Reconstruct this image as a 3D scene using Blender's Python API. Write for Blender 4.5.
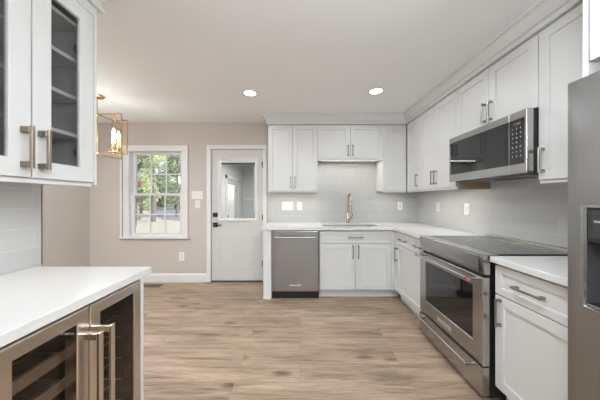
import bpy, bmesh, math, random
from mathutils import Vector, Matrix
PI = math.pi
for o in list(bpy.data.objects): bpy.data.objects.remove(o)
S = bpy.context.scene
C = S.collection

# ------------------------------------------------------------------ camera
cam_d = bpy.data.cameras.new('camera'); cam = bpy.data.objects.new('camera', cam_d); C.objects.link(cam)
cam_d.sensor_width = 36; cam_d.lens = 232 / 600 * 36; cam_d.clip_start = .02; cam_d.clip_end = 300
cam_d.shift_y = -0.0008
H = 1.264
cam.location = (0, 0, H); cam.rotation_euler = (PI / 2, 0, 0)
S.camera = cam
# ------------------------------------------------------------------ world / sun / exposure
w = bpy.data.worlds.new('sky'); S.world = w; w.use_nodes = True
nt = w.node_tree; bg = nt.nodes['Background']
sky = nt.nodes.new('ShaderNodeTexSky'); sky.sky_type = 'NISHITA'; sky.sun_disc = False
sky.sun_elevation = math.radians(48); sky.sun_rotation = math.radians(100)
nt.links.new(sky.outputs[0], bg.inputs[0]); bg.inputs[1].default_value = 0.42
sun_d = bpy.data.lights.new('sun', 'SUN'); sun = bpy.data.objects.new('sun', sun_d); C.objects.link(sun)
sun_d.energy = 3.9; sun_d.angle = .01; sun_d.color = (1, .94, .84)
sun.rotation_euler = Vector((-.72, .30, -.80)).to_track_quat('-Z', 'Y').to_euler()
S.view_settings.view_transform = 'Standard'; S.view_settings.look = 'None'
S.view_settings.gamma = 1; S.view_settings.use_curve_mapping = False
S.view_settings.exposure = 0.10
P_DOWN = 4.0      # recessed lamps (W)
P_DINE_FILL = 36  # added recessed lamps filling the dining area (W each)
P_DOWN_FILL = 14  # added recessed lamps out of view, filling the kitchen (W each)
P_GLOBE_FILL = 25      # added globe pendants for fill light (W each)
P_TORCH_FILL = 50     # added uplighters bouncing fill off the ceiling (W each)
P_CHAND = 8     # chandelier (W)
P_LENS = 3       # brightness of the recessed lenses
P_UNDER = 2.0      # under cabinet bars (W per m)

# ------------------------------------------------------------------ materials
def mat(name, col, rough=.5, metal=0, spec=.5, **k):
    m = bpy.data.materials.new(name); m.use_nodes = True
    n = m.node_tree.nodes; l = m.node_tree.links; b = n['Principled BSDF']
    b.inputs['Base Color'].default_value = (*col, 1); b.inputs['Roughness'].default_value = rough
    b.inputs['Metallic'].default_value = metal; b.inputs['Specular IOR Level'].default_value = spec
    if k.get('emit'):
        b.inputs['Emission Color'].default_value = (*k.get('ecol', col), 1); b.inputs['Emission Strength'].default_value = k['emit']
    if k.get('vary'):                     # faint procedural mottling
        tc = n.new('ShaderNodeTexCoord'); no = n.new('ShaderNodeTexNoise'); mp = n.new('ShaderNodeMapping')
        mp.inputs['Scale'].default_value = k.get('stretch', (1, 1, 1)); no.inputs['Scale'].default_value = k.get('scale', 6)
        no.inputs['Detail'].default_value = 5
        l.new(tc.outputs['Object'], mp.inputs[0]); l.new(mp.outputs[0], no.inputs[0])
        mx = n.new('ShaderNodeMixRGB'); a = k['vary']
        mx.inputs[1].default_value = (*[c * (1 - a) for c in col], 1); mx.inputs[2].default_value = (*[min(1, c * (1 + a)) for c in col], 1)
        l.new(no.outputs[0], mx.inputs[0]); l.new(mx.outputs[0], b.inputs['Base Color'])
        if k.get('rvary'):
            mr = n.new('ShaderNodeMapRange'); mr.inputs[3].default_value = rough - k['rvary']; mr.inputs[4].default_value = rough + k['rvary']
            l.new(no.outputs[0], mr.inputs[0]); l.new(mr.outputs[0], b.inputs['Roughness'])
        if k.get('bump'):
            bp = n.new('ShaderNodeBump'); bp.inputs['Strength'].default_value = k['bump']; bp.inputs['Distance'].default_value = .01
            l.new(no.outputs[0], bp.inputs['Height']); l.new(bp.outputs[0], b.inputs['Normal'])
    return m
M = {}
M['paint'] = mat('cabinet_paint', (.70, .698, .688), .38, vary=.015, scale=3)
M['wall'] = mat('beige_wall', (.565, .512, .472), .7, vary=.03, scale=2.5)
M['ceil'] = mat('ceiling_paint', (.87, .87, .865), .8, vary=.02, scale=2.2, bump=.5)
M['white'] = mat('white_trim', (.74, .73, .72), .4, vary=.01)
M['door'] = mat('door_paint', (.60, .59, .58), .42, vary=.01)
M['quartz'] = mat('white_quartz', (.71, .70, .685), .22, vary=.02, scale=40)
M['raw'] = mat('raw_wood', (.50, .38, .25), .6, vary=.12, scale=5, stretch=(8, 8, .6))
M['steel'] = mat('brushed_steel', (.38, .39, .40), .24, 1, vary=.07, scale=9, stretch=(1, 1, .02))
M['steelh'] = mat('brushed_steel_horizontal', (.46, .455, .45), .26, 1, vary=.02, scale=60, stretch=(.02, 1, 1))
M['trimsteel'] = mat('satin_trim_steel', (.66, .63, .58), .38, 1)
M['fridge'] = mat('fridge_steel', (.335, .335, .337), .34, 1, vary=.05, scale=50, stretch=(1, 1, .02))
M['warmsteel'] = mat('warm_steel', (.68, .62, .56), .27, 1, vary=.02, scale=60, stretch=(.02, 1, 1))
M['nickel'] = mat('brushed_nickel', (.30, .285, .265), .33, 1)
M['bronze'] = mat('champagne_bronze', (.44, .38, .32), .3, 1)
M['bronzed'] = mat('champagne_bronze_mount', (.27, .22, .17), .32, 1)
M['gold'] = mat('brushed_gold', (.66, .47, .22), .25, 1)
M['faucet'] = mat('faucet_nickel', (.58, .51, .39), .22, 1)
M['black'] = mat('black_enamel', (.012, .012, .013), .3)
M['dark'] = mat('dark_plastic', (.03, .03, .032), .4)
M['grey'] = mat('dark_grey_side', (.08, .08, .085), .5)
M['blackglass'] = mat('black_glass', (.012, .012, .014), .04, spec=.8)
M['cooktop'] = mat('cooktop_glass', (.03, .03, .032), .09, spec=1.0)
M['plastic'] = mat('white_plastic', (.83, .82, .80), .35)
M['slot'] = mat('outlet_slot', (.10, .10, .10), .5)
M['red'] = mat('red_medallion', (.45, .01, .02), .3)
M['mark'] = mat('grey_lettering', (.32, .32, .33), .5)
M['plate'] = mat('badge_lettering', (.8, .79, .77), .3, .6)
M['bulb'] = mat('lit_bulb', (1, .93, .8), .3, emit=9, ecol=(1, .85, .62))
M['lamp'] = mat('lit_lens', (1, 1, 1), .3, emit=P_LENS, ecol=(1, .97, .92))
M['globe'] = mat('lit_globe', (1, 1, 1), .3, emit=P_GLOBE_FILL / .774, ecol=(.86, .94, 1))
M['strip'] = mat('lit_strip', (1, 1, 1), .3, emit=5, ecol=(1, .93, .82))
M['bark'] = mat('bark', (.20, .17, .14), .9, vary=.3, scale=12)
M['concrete'] = mat('asphalt', (.26, .25, .22), .95, spec=.1, vary=.12, scale=3)
M['lawn'] = mat('dry_lawn', (.47, .40, .28), .95, vary=.22, scale=1.6, stretch=(.5, 1.5, 1))
M['rackwood'] = mat('beech_shelf_front', (.45, .37, .30), .5, vary=.1, scale=8)
M['cabint'] = mat('cabinet_interior', (.62, .62, .61), .5, vary=.02)
M['porch'] = mat('porch_wall', (.62, .63, .64), .6, vary=.02)

def leafmat(name, a, b_):
    m = bpy.data.materials.new(name); m.use_nodes = True
    n = m.node_tree.nodes; l = m.node_tree.links; b = n['Principled BSDF']
    g = n.new('ShaderNodeNewGeometry'); r = n.new('ShaderNodeValToRGB')
    r.color_ramp.elements[0].color = (*a, 1); r.color_ramp.elements[1].color = (*b_, 1)
    l.new(g.outputs['Random Per Island'], r.inputs[0]); l.new(r.outputs[0], b.inputs['Base Color'])
    b.inputs['Roughness'].default_value = .6
    t = n.new('ShaderNodeBsdfTranslucent'); l.new(r.outputs[0], t.inputs[0])
    mx = n.new('ShaderNodeMixShader'); mx.inputs[0].default_value = .35
    l.new(b.outputs[0], mx.inputs[1]); l.new(t.outputs[0], mx.inputs[2]); l.new(mx.outputs[0], n['Material Output'].inputs[0])
    return m
M['leaf'] = leafmat('green_leaves', (.22, .26, .15), (.56, .62, .40))  # leaf colours lightened to carry the haze of the window glass
M['leafy'] = leafmat('yellow_green_leaves', (.48, .54, .28), (.82, .85, .55))
M['leafr'] = leafmat('rusty_leaves', (.35, .24, .14), (.58, .42, .30))

def glassmat(name, tint, refl=.5, rough=.0):
    m = bpy.data.materials.new(name); m.use_nodes = True
    n = m.node_tree.nodes; l = m.node_tree.links; n.remove(n['Principled BSDF'])
    t = n.new('ShaderNodeBsdfTransparent'); t.inputs[0].default_value = (*tint, 1)
    g = n.new('ShaderNodeBsdfGlossy'); g.inputs['Roughness'].default_value = rough
    ge = n.new('ShaderNodeNewGeometry'); dt = n.new('ShaderNodeVectorMath'); dt.operation = 'DOT_PRODUCT'
    l.new(ge.outputs['Normal'], dt.inputs[0]); l.new(ge.outputs['Incoming'], dt.inputs[1])
    ab = n.new('ShaderNodeMath'); ab.operation = 'ABSOLUTE'; l.new(dt.outputs['Value'], ab.inputs[0])
    om = n.new('ShaderNodeMath'); om.operation = 'SUBTRACT'; om.inputs[0].default_value = 1; l.new(ab.outputs[0], om.inputs[1])
    pw_ = n.new('ShaderNodeMath'); pw_.operation = 'POWER'; pw_.inputs[1].default_value = 5; l.new(om.outputs[0], pw_.inputs[0])
    f = n.new('ShaderNodeMath'); f.operation = 'MULTIPLY_ADD'; f.inputs[1].default_value = .96; f.inputs[2].default_value = .04; l.new(pw_.outputs[0], f.inputs[0])
    mt = n.new('ShaderNodeMath'); mt.operation = 'MULTIPLY'; mt.inputs[1].default_value = refl
    mx = n.new('ShaderNodeMixShader')
    l.new(f.outputs[0], mt.inputs[0]); l.new(mt.outputs[0], mx.inputs[0])
    l.new(t.outputs[0], mx.inputs[1]); l.new(g.outputs[0], mx.inputs[2]); l.new(mx.outputs[0], n['Material Output'].inputs[0])
    return m
M['glass'] = glassmat('clear_glass', (.95, .96, .96), .5)
M['cabglass'] = glassmat('cabinet_glass', (.84, .84, .845), .8)
M['coolglass'] = glassmat('tinted_glass', (.72, .67, .63), 1.1)

def floor_mat():
    m = bpy.data.materials.new('oak_planks'); m.use_nodes = True
    n = m.node_tree.nodes; l = m.node_tree.links; b = n['Principled BSDF']
    tc = n.new('ShaderNodeTexCoord')
    br = n.new('ShaderNodeTexBrick'); br.offset = .37; br.offset_frequency = 2
    br.inputs['Scale'].default_value = 1; br.inputs['Brick Width'].default_value = 1.22; br.inputs['Row Height'].default_value = .178
    br.inputs['Mortar Size'].default_value = .0014; br.inputs['Mortar Smooth'].default_value = .3; br.inputs['Bias'].default_value = 0
    br.inputs['Color1'].default_value = (0, 0, 0, 1); br.inputs['Color2'].default_value = (1, 1, 1, 1); br.inputs['Mortar'].default_value = (.5, .5, .5, 1)
    l.new(tc.outputs['Object'], br.inputs[0])
    # per plank shift of the grain
    sh = n.new('ShaderNodeVectorMath'); sh.operation = 'MULTIPLY_ADD'
    sh.inputs[1].default_value = (7.3, 5.1, 3.7); l.new(br.outputs['Color'], sh.inputs[0]); l.new(tc.outputs['Object'], sh.inputs[2])
    def noise(scale, stretch, detail, rough=.55, dist=0):
        mp = n.new('ShaderNodeMapping'); mp.inputs['Scale'].default_value = stretch
        no = n.new('ShaderNodeTexNoise'); no.inputs['Scale'].default_value = scale; no.inputs['Detail'].default_value = detail
        no.inputs['Roughness'].default_value = rough; no.inputs['Distortion'].default_value = dist
        l.new(sh.outputs[0], mp.inputs[0]); l.new(mp.outputs[0], no.inputs[0]); return no
    g1 = noise(3.2, (.55, 6, 1), 8, .62, .6); g2 = noise(1.6, (1, 3, 1), 3); g3 = noise(14, (.5, 9, 1), 5, .6)
    ramp = n.new('ShaderNodeValToRGB'); e = ramp.color_ramp.elements
    e[0].position = .32; e[0].color = (.19, .132, .09, 1); e[1].position = .72; e[1].color = (.45, .335, .238, 1)
    x = e.new(.50); x.color = (.37, .270, .188, 1)
    l.new(g1.outputs[0], ramp.inputs[0])
    mx = n.new('ShaderNodeMixRGB'); mx.blend_type = 'OVERLAY'; mx.inputs[0].default_value = .45
    l.new(ramp.outputs[0], mx.inputs[1]); l.new(g2.outputs[0], mx.inputs[2])
    mx2 = n.new('ShaderNodeMixRGB'); mx2.blend_type = 'OVERLAY'; mx2.inputs[0].default_value = .6
    l.new(mx.outputs[0], mx2.inputs[1]); l.new(g3.outputs[0], mx2.inputs[2])
    hs = n.new('ShaderNodeHueSaturation'); mr = n.new('ShaderNodeMapRange'); mr.inputs[3].default_value = .90; mr.inputs[4].default_value = 1.10
    l.new(br.outputs['Color'], mr.inputs[0]); l.new(mr.outputs[0], hs.inputs['Value']); l.new(mx2.outputs[0], hs.inputs['Color'])
    # knots
    mk = n.new('ShaderNodeMapping'); mk.inputs['Scale'].default_value = (1.1, 2.6, 1); l.new(sh.outputs[0], mk.inputs[0])
    vo = n.new('ShaderNodeTexVoronoi'); vo.inputs['Scale'].default_value = 1.6; l.new(mk.outputs[0], vo.inputs[0])
    kr = n.new('ShaderNodeValToRGB'); kr.color_ramp.elements[0].position = .045; kr.color_ramp.elements[0].color = (.42, .36, .32, 1)
    kr.color_ramp.elements[1].position = .17; kr.color_ramp.elements[1].color = (1, 1, 1, 1); l.new(vo.outputs['Distance'], kr.inputs[0])
    mk2 = n.new('ShaderNodeMixRGB'); mk2.blend_type = 'MULTIPLY'; mk2.inputs[0].default_value = .9
    l.new(hs.outputs[0], mk2.inputs[1]); l.new(kr.outputs[0], mk2.inputs[2])
    sm = n.new('ShaderNodeMixRGB'); sm.inputs[2].default_value = (.19, .14, .10, 1)
    l.new(br.outputs['Fac'], sm.inputs[0]); l.new(mk2.outputs[0], sm.inputs[1]); l.new(sm.outputs[0], b.inputs['Base Color'])
    b.inputs['Roughness'].default_value = .42; b.inputs['Specular IOR Level'].default_value = .35
    return m
M['floor'] = floor_mat()

def tile_mat(name, axis, off=1.0):
    m = bpy.data.materials.new(name); m.use_nodes = True
    n = m.node_tree.nodes; l = m.node_tree.links; b = n['Principled BSDF']
    tc = n.new('ShaderNodeTexCoord'); sp = n.new('ShaderNodeSeparateXYZ'); cb = n.new('ShaderNodeCombineXYZ')
    l.new(tc.outputs['Object'], sp.inputs[0]); l.new(sp.outputs[axis], cb.inputs[0])
    ad = n.new('ShaderNodeMath'); ad.inputs[1].default_value = -.914; l.new(sp.outputs[2], ad.inputs[0]); l.new(ad.outputs[0], cb.inputs[1])
    br = n.new('ShaderNodeTexBrick'); br.offset = .5
    for k_, v in (('Scale', 1), ('Brick Width', .405), ('Row Height', .1016), ('Mortar Size', .0016), ('Mortar Smooth', .2), ('Bias', 0)):
        br.inputs[k_].default_value = v
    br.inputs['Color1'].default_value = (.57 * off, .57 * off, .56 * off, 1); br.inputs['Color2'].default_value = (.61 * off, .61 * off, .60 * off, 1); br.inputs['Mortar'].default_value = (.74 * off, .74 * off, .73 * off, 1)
    l.new(cb.outputs[0], br.inputs[0]); l.new(br.outputs['Color'], b.inputs['Base Color'])
    no = n.new('ShaderNodeTexNoise'); no.inputs['Scale'].default_value = 7; l.new(tc.outputs['Object'], no.inputs[0])
    hm = n.new('ShaderNodeMath'); hm.operation = 'MULTIPLY_ADD'; hm.inputs[1].default_value = -1.0
    l.new(br.outputs['Fac'], hm.inputs[0]); l.new(no.outputs[0], hm.inputs[2])
    bp = n.new('ShaderNodeBump'); bp.inputs['Strength'].default_value = .35; bp.inputs['Distance'].default_value = .003
    l.new(hm.outputs[0], bp.inputs['Height']); l.new(bp.outputs[0], b.inputs['Normal'])
    b.inputs['Roughness'].default_value = .16
    return m
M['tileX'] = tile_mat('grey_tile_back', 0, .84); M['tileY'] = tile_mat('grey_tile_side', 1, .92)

# ------------------------------------------------------------------ mesh helpers
def BM(): return bmesh.new()
def box(bm, x0, x1, y0, y1, z0, z1, bev=0, seg=1):
    vs = [bm.verts.new((x, y, z)) for x in (x0, x1) for y in (y0, y1) for z in (z0, z1)]
    q = [(0, 1, 3, 2), (4, 6, 7, 5), (0, 4, 5, 1), (2, 3, 7, 6), (0, 2, 6, 4), (1, 5, 7, 3)]
    fs = [bm.faces.new([vs[i] for i in f]) for f in q]
    if bev:
        es = list({e for f in fs for e in f.edges})
        bmesh.ops.bevel(bm, geom=es, offset=bev, segments=seg, affect='EDGES', profile=.6)
    return bm
def rings(bm, loops, cap0=True, cap1=True, closed=False):
    vl = [[bm.verts.new(p) for p in lp] for lp in loops]
    n = len(vl[0]); rng = range(len(vl) if closed else len(vl) - 1)
    for i in rng:
        a, b = vl[i], vl[(i + 1) % len(vl)]
        for k in range(n):
            bm.faces.new((a[k], a[(k + 1) % n], b[(k + 1) % n], b[k]))
    if not closed:
        if cap0: bm.faces.new(vl[0][::-1])
        if cap1: bm.faces.new(vl[-1])
    return bm
def rect(x0, x1, z0, z1, y): return [(x0, y, z0), (x1, y, z0), (x1, y, z1), (x0, y, z1)]
def tube(bm, pts, r, n=10, cap=True):
    pts = [Vector(p) for p in pts]; loops = []; prev = None
    for i, p in enumerate(pts):
        d = (pts[min(i + 1, len(pts) - 1)] - pts[max(i - 1, 0)]).normalized()
        if prev is None:
            u = d.orthogonal().normalized()
        else:
            u = (prev - d * prev.dot(d)).normalized()
        prev = u; v = d.cross(u); rr = r[i] if isinstance(r, (list, tuple)) else r
        loops.append([p + (u * math.cos(2 * PI * k / n) + v * math.sin(2 * PI * k / n)) * rr for k in range(n)])
    return rings(bm, loops, cap, cap)
def lathe(bm, prof, c=(0, 0, 0), n=24):
    loops = [[(c[0] + r * math.cos(2 * PI * k / n), c[1] + r * math.sin(2 * PI * k / n), c[2] + z) for k in range(n)] for r, z in prof]
    return rings(bm, loops)
def cells(bm, us, vs, keep, w0, w1, P):
    """slab of grid cells; P(u,v,w)->point"""
    def add(*q): bm.faces.new([vert(*p) for p in q])
    cache = {}
    def vert(u, v, w):
        k = (u, v, w)
        if k not in cache: cache[k] = bm.verts.new(P(u, v, w))
        return cache[k]
    nu, nv = len(us) - 1, len(vs) - 1
    K = lambda i, j: 0 <= i < nu and 0 <= j < nv and keep(i, j)
    for i in range(nu):
        for j in range(nv):
            if not K(i, j): continue
            u0, u1, v0, v1 = us[i], us[i + 1], vs[j], vs[j + 1]
            add((u0, v0, w0), (u0, v1, w0), (u1, v1, w0), (u1, v0, w0)); add((u0, v0, w1), (u1, v0, w1), (u1, v1, w1), (u0, v1, w1))
            if not K(i - 1, j): add((u0, v0, w0), (u0, v0, w1), (u0, v1, w1), (u0, v1, w0))
            if not K(i + 1, j): add((u1, v0, w0), (u1, v1, w0), (u1, v1, w1), (u1, v0, w1))
            if not K(i, j - 1): add((u0, v0, w0), (u1, v0, w0), (u1, v0, w1), (u0, v0, w1))
            if not K(i, j + 1): add((u0, v1, w0), (u0, v1, w1), (u1, v1, w1), (u1, v1, w0))
    return bm
def obj(name, bm, m, parent=None, smooth=False):
    bmesh.ops.recalc_face_normals(bm, faces=bm.faces[:])
    me = bpy.data.meshes.new(name); bm.to_mesh(me); bm.free()
    me.materials.append(M[m] if isinstance(m, str) else m)
    if smooth:
        for p in me.polygons: p.use_smooth = True
        try: me.set_sharp_from_angle(angle=math.radians(40))
        except Exception: pass
    o = bpy.data.objects.new(name, me); C.objects.link(o)
    if parent: o.parent = parent
    return o
def tag(o, label, cat, group=None, kind=None):
    o['label'] = label; o['category'] = cat
    if group: o['group'] = group
    if kind: o['kind'] = kind
    return o
def thing(name, label, cat, loc=(0, 0, 0), rz=0, group=None):
    o = bpy.data.objects.new(name, None); o.empty_display_size = .1; C.objects.link(o)
    o.location = loc; o.rotation_euler = (0, 0, rz); return tag(o, label, cat, group)
def struct(name, bm, m, label=None, parent=None):
    o = obj(name, bm, m, parent)
    if not parent:
        o['kind'] = 'structure'
        if label: o['label'] = label
    return o
def text(name, s, size, m, parent, loc, rot=(PI / 2, 0, 0), ext=.0006, bold=0):
    cu = bpy.data.curves.new(name, 'FONT'); cu.body = s; cu.size = size; cu.extrude = ext; cu.offset = bold
    cu.align_x = 'CENTER'; cu.align_y = 'CENTER'
    t = bpy.data.objects.new('tmp', cu); C.objects.link(t)
    bpy.context.view_layer.update()
    me = bpy.data.meshes.new_from_object(t.evaluated_get(bpy.context.evaluated_depsgraph_get()))
    bpy.data.objects.remove(t); me.name = name; me.materials.clear(); me.materials.append(M[m])
    o = bpy.data.objects.new(name, me); C.objects.link(o); o.parent = parent; o.location = loc; o.rotation_euler = rot
    return o
def area(name, loc, size, power, col=(1, .96, .9), rot=(0, 0, 0), shape='DISK', size_y=None, spread=PI, parent=None):
    d = bpy.data.lights.new(name, 'AREA'); d.shape = shape; d.size = size; d.energy = power; d.color = col; d.spread = spread
    if size_y: d.size_y = size_y
    o = bpy.data.objects.new(name, d); C.objects.link(o); o.location = loc; o.rotation_euler = rot
    if parent: o.parent = parent
    return o

# ------------------------------------------------------------------ room constants
YW = 3.56; XR = 1.815; XL = -1.40; XD = -3.226; ZC = 2.44; YREAR = -3.5; YLE = 1.254; YDS = -.6
T = .12
PY = lambda y: (lambda u, v, w: (u, w, v))
wallXZ = lambda u, v, w: (u, w, v)
wallYZ = lambda u, v, w: (w, u, v)
planeXY = lambda u, v, w: (u, v, w)

# floor and ceiling
bm = BM(); box(bm, XD - T, XR + T, YREAR - T, YW + T, -.10, 0)
struct('floor', bm, 'floor', 'light oak plank floor')
bm = BM(); box(bm, XD - T, XR + T, YREAR - T, YW + T, ZC, ZC + .12)
struct('ceiling', bm, 'ceil', 'pale textured ceiling')
# back wall with window and door openings
WX0, WX1, WZ0, WZ1 = -2.622, -1.803, .692, 2.012
DX0, DX1, DZ1 = -1.375, -.555, 2.045
us = [XD - T, WX0, WX1, DX0, DX1, XR + T]; vs = [-.1, 0, WZ0, WZ1, DZ1, ZC]
def kb(i, j):
    if i == 1 and j == 2: return False
    if i == 1 and False: return False
    if i == 3 and j in (1, 2, 3): return False
    return True
bm = BM(); cells(bm, us, vs, kb, YW, YW + T, wallXZ); struct('wall_back', bm, 'wall', 'beige back wall with window and door')
bm = BM(); box(bm, XR, XR + T, YREAR - T, YW, 0, ZC); struct('wall_right', bm, 'wall', 'kitchen right wall behind cabinets')
bm = BM(); box(bm, XL - T, XL, YREAR, YLE, 0, ZC); struct('wall_left', bm, 'wall', 'kitchen left wall behind the glass cabinets')
bm = BM(); box(bm, XD - T, XD, YDS, YW, 0, ZC); struct('wall_dining', bm, 'wall', 'beige side wall of the dining area')
bm = BM(); box(bm, XD, XL - T, YDS - T, YDS, 0, ZC); struct('wall_front', bm, 'wall', 'wall closing the dining area')
us = [XL, -.9, 1.3, XR]; vs = [0, .25, 2.1, ZC]
bm = BM(); cells(bm, us, vs, lambda i, j: not (i == 1 and j == 1), YREAR - T, YREAR, wallXZ); struct('wall_rear', bm, 'wall', 'rear wall with a wide window added for daylight')
bm = BM()  # window added behind the camera to let sky light in
for a, b in ((-.9, -.86), (-.20, -.16), (.56, .60), (1.26, 1.3)): box(bm, a, b, YREAR - .08, YREAR - .03, .25, 2.1)
for a, b in ((.25, .29), (2.06, 2.1)): box(bm, -.86, 1.26, YREAR - .078, YREAR - .032, a, b)
wf = struct('window_added', bm, 'white', 'wide white framed window added in the unseen rear wall for daylight')
bm = BM(); box(bm, -.88, 1.28, YREAR - .058, YREAR - .052, .27, 2.08); obj('pane', bm, 'glass', wf)

# baseboards
def baseboard(name, P0, P1, nrm):
    P0, P1, nr = Vector((*P0, 0)), Vector((*P1, 0)), Vector((*nrm, 0))
    prof = [(0, 0), (.016, 0), (.016, .105), (.011, .118), (.006, .13), (0, .13)]
    loops = [[(p + nr * a + Vector((0, 0, z))) for a, z in prof] for p in (P0, P1)]
    bm = BM(); rings(bm, loops); return struct(name, bm, 'white', 'white baseboard')
baseboard('baseboard_back', (XD, YW), (-1.43, YW), (0, -1))
baseboard('baseboard_dining', (XD, YDS), (XD, YW - .016), (1, 0))
baseboard('baseboard_left', (XL - T, YDS), (XL - T, YLE), (-1, 0))

# ------------------------------------------------------------------ window_1 in the back wall
CX0, CX1, CZ0, CZ1 = -2.70, -1.716, .690, 2.092
bm = BM()
box(bm, CX0, WX0 + .01, YW - .02, YW - .0005, CZ0, CZ1, .003); box(bm, WX1 - .01, CX1, YW - .02, YW - .0005, CZ0, CZ1, .003)
box(bm, CX0 - .006, CX1 + .006, YW - .024, YW - .0005, WZ1 - .01, CZ1, .003)
box(bm, CX0 - .04, CX1 + .03, YW - .055, YW - .0005, CZ0 - .022, CZ0 + .004, .005)       # stool
box(bm, CX0, CX1, YW - .018, YW - .0005, CZ0 + .004, WZ0 + .010, .0005)
for s in (0, 1):                                                                  # jamb liners
    x = WX0 if s == 0 else WX1
    box(bm, x if s == 0 else x - .012, x + .012 if s == 0 else x, YW - .0005, YW + T, WZ0, WZ1)
box(bm, WX0, WX1, YW, YW + T, WZ1 - .012, WZ1); box(bm, WX0, WX1, YW, YW + T + .03, WZ0, WZ0 + .012)
win = struct('window_1', bm, 'white', 'white double hung window with six over six panes')
bm = BM(); box(bm, CX0 - .045, CX0 - .015, YW - .03, YW - .0005, CZ0, CZ1 - .01, .003)
struct('trim_6', bm, 'white', 'extra white casing strip on the left of the window')
def sash(z0, z1, y):
    a, b = WX0 + .012, WX1 - .012; st = .046
    bm = BM(); gx = [a, a + st, b - st, b]; gz = [z0, z0 + st * .85, z1 - st * .85, z1]
    cells(bm, gx, gz, lambda i, j: not (i == 1 and j == 1), y, y + .03, wallXZ)
    sx0, sx1, sz0, sz1 = gx[1], gx[2], gz[1], gz[2]
    for k in (1, 2):
        x = sx0 + (sx1 - sx0) * k / 3; box(bm, x - .009, x + .009, y + .006, y + .024, sz0, sz1)
    z = (sz0 + sz1) / 2; box(bm, sx0, sx1, y + .007, y + .023, z - .009, z + .009)
    f = obj('window_sash', bm, 'white', win)
    bm = BM(); box(bm, sx0, sx1, y + .013, y + .017, sz0, sz1); obj('pane', bm, 'glass', f)
zm = H + (199.5 - 194.3) / 65.1
sash(WZ0 + .012, zm + .02, YW + .035); sash(zm - .02, WZ1 - .012, YW + .068)

# ------------------------------------------------------------------ door_1 (half glass entry door)
bm = BM()
box(bm, -1.43, DX0 + .012, YW - .02, YW - .0005, 0, DZ1 - .01, .003); box(bm, DX1 - .012, -.51, YW - .02, YW - .0005, 0, DZ1 - .01, .003)
box(bm, -1.43, -.51, YW - .022, YW - .0005, DZ1 - .01, 2.10, .003)
box(bm, DX0, DX0 + .008, YW, YW + T, 0, DZ1); box(bm, DX1 - .008, DX1, YW, YW + T, 0, DZ1); box(bm, DX0, DX1, YW, YW + T, DZ1 - .008, DZ1)
struct('trim_1', bm, 'white', 'white casing around the half glass door')
bm = BM(); box(bm, DX0, DX1, YW - .01, YW + T, 0, .014, .003); struct('trim_2', bm, 'dark', 'dark threshold under the door')
d0, d1, dz0, dz1 = DX0 + .011, DX1 - .011, .018, DZ1 - .011
gx0, gx1, gz0, gz1 = -1.233, -.679, .961, 1.88
yf = YW + .012
bm = BM(); cells(bm, [d0, gx0, gx1, d1], [dz0, gz0, gz1, dz1], lambda i, j: not (i == 1 and j == 1), yf, yf + .042, wallXZ)
dr = struct('door_1', bm, 'door', 'white half glass back door with two raised lower panels')
bm = BM()                                                                          # lite frame moulding
o_, i_ = [], []
def ringrect(m_, y): return rect(gx0 - m_, gx1 + m_, gz0 - m_, gz1 + m_, y)
rings(bm, [ringrect(.028, yf), ringrect(.028, yf - .012), ringrect(.012, yf - .016), ringrect(-.012, yf - .006), ringrect(-.012, yf + .02), ringrect(0, yf + .02)], closed=True)
obj('lite_frame', bm, 'white', dr)
bm = BM(); box(bm, gx0, gx1, yf + .02, yf + .026, gz0, gz1); obj('pane', bm, 'glass', dr)
bm = BM(); box(bm, gx0 + .012, gx1 - .012, yf + .003, yf + .018, gz1 - .045, gz1 - .012); bl = obj('blind_header', bm, 'white', dr)
bm = BM()
for k in range(5): box(bm, gx0 + .018, gx1 - .018, yf + .004, yf + .016, gz1 - .052 - k * .006, gz1 - .050 - k * .006)
for k in range(14):
    x = gx0 + .04 + k * (gx1 - gx0 - .08) / 13; box(bm, x - .008, x + .008, yf + .002, yf + .004, gz1 - .076, gz1 - .05)
obj('blind_slats', bm, 'grey', dr)
bm = BM(); box(bm, gx1 - .028, gx1 - .018, yf + .001, yf + .006, gz0 + .12, gz1 - .10); obj('blind_slider_track', bm, 'white', dr)
for a, b in ((-1.265, -.99), (-.93, -.655)):
    bm = BM()
    z0, z1 = .20, .72
    rings(bm, [rect(a, b, z0, z1, yf + .002), rect(a, b, z0, z1, yf - .001), rect(a + .015, b - .015, z0 + .015, z1 - .015, yf - .003), rect(a + .03, b - .03, z0 + .03, z1 - .03, yf - .001),
               rect(a + .045, b - .045, z0 + .045, z1 - .045, yf - .001), rect(a + .06, b - .06, z0 + .06, z1 - .06, yf - .0035)])
    obj('raised_panel', bm, 'door', dr)
bm = BM(); box(bm, -1.337, -1.265, yf - .016, yf + .001, .995, 1.06, .003); tube(bm, [(-1.30, yf - .015, 1.028), (-1.30, yf - .03, 1.028)], .014, 12); obj('deadbolt', bm, 'black', dr)
bm = BM(); box(bm, -1.337, -1.265, yf - .012, yf + .001, .84, .91, .003); tube(bm, [(-1.30, yf - .01, .875), (-1.30, yf - .045, .875)], .012, 12)
box(bm, -1.312, -1.195, yf - .055, yf - .042, .866, .884, .003); obj('lever_handle', bm, 'black', dr)
for z in (.28, .99, 1.80):
    bm = BM(); tube(bm, [(d1 + .004, yf - .006, z - .05), (d1 + .004, yf - .006, z + .05)], .007, 8); box(bm, d1 - .02, d1 + .004, yf - .002, yf + .001, z - .045, z + .045); h_ = obj('hinge', bm, 'dark', dr)
bm = BM(); tube(bm, [(d1 - .025, yf - .02, 1.83), (d1 + .02, yf - .02, 1.83)], .008, 8); box(bm, d1 - .004, d1 + .01, yf - .02, yf, 1.74, 1.84); obj('door_stop', bm, 'dark', dr)
bm = BM(); box(bm, d0, d1, yf + .002, yf + .04, .0145, .018); obj('sweep', bm, 'black', dr)

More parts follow.
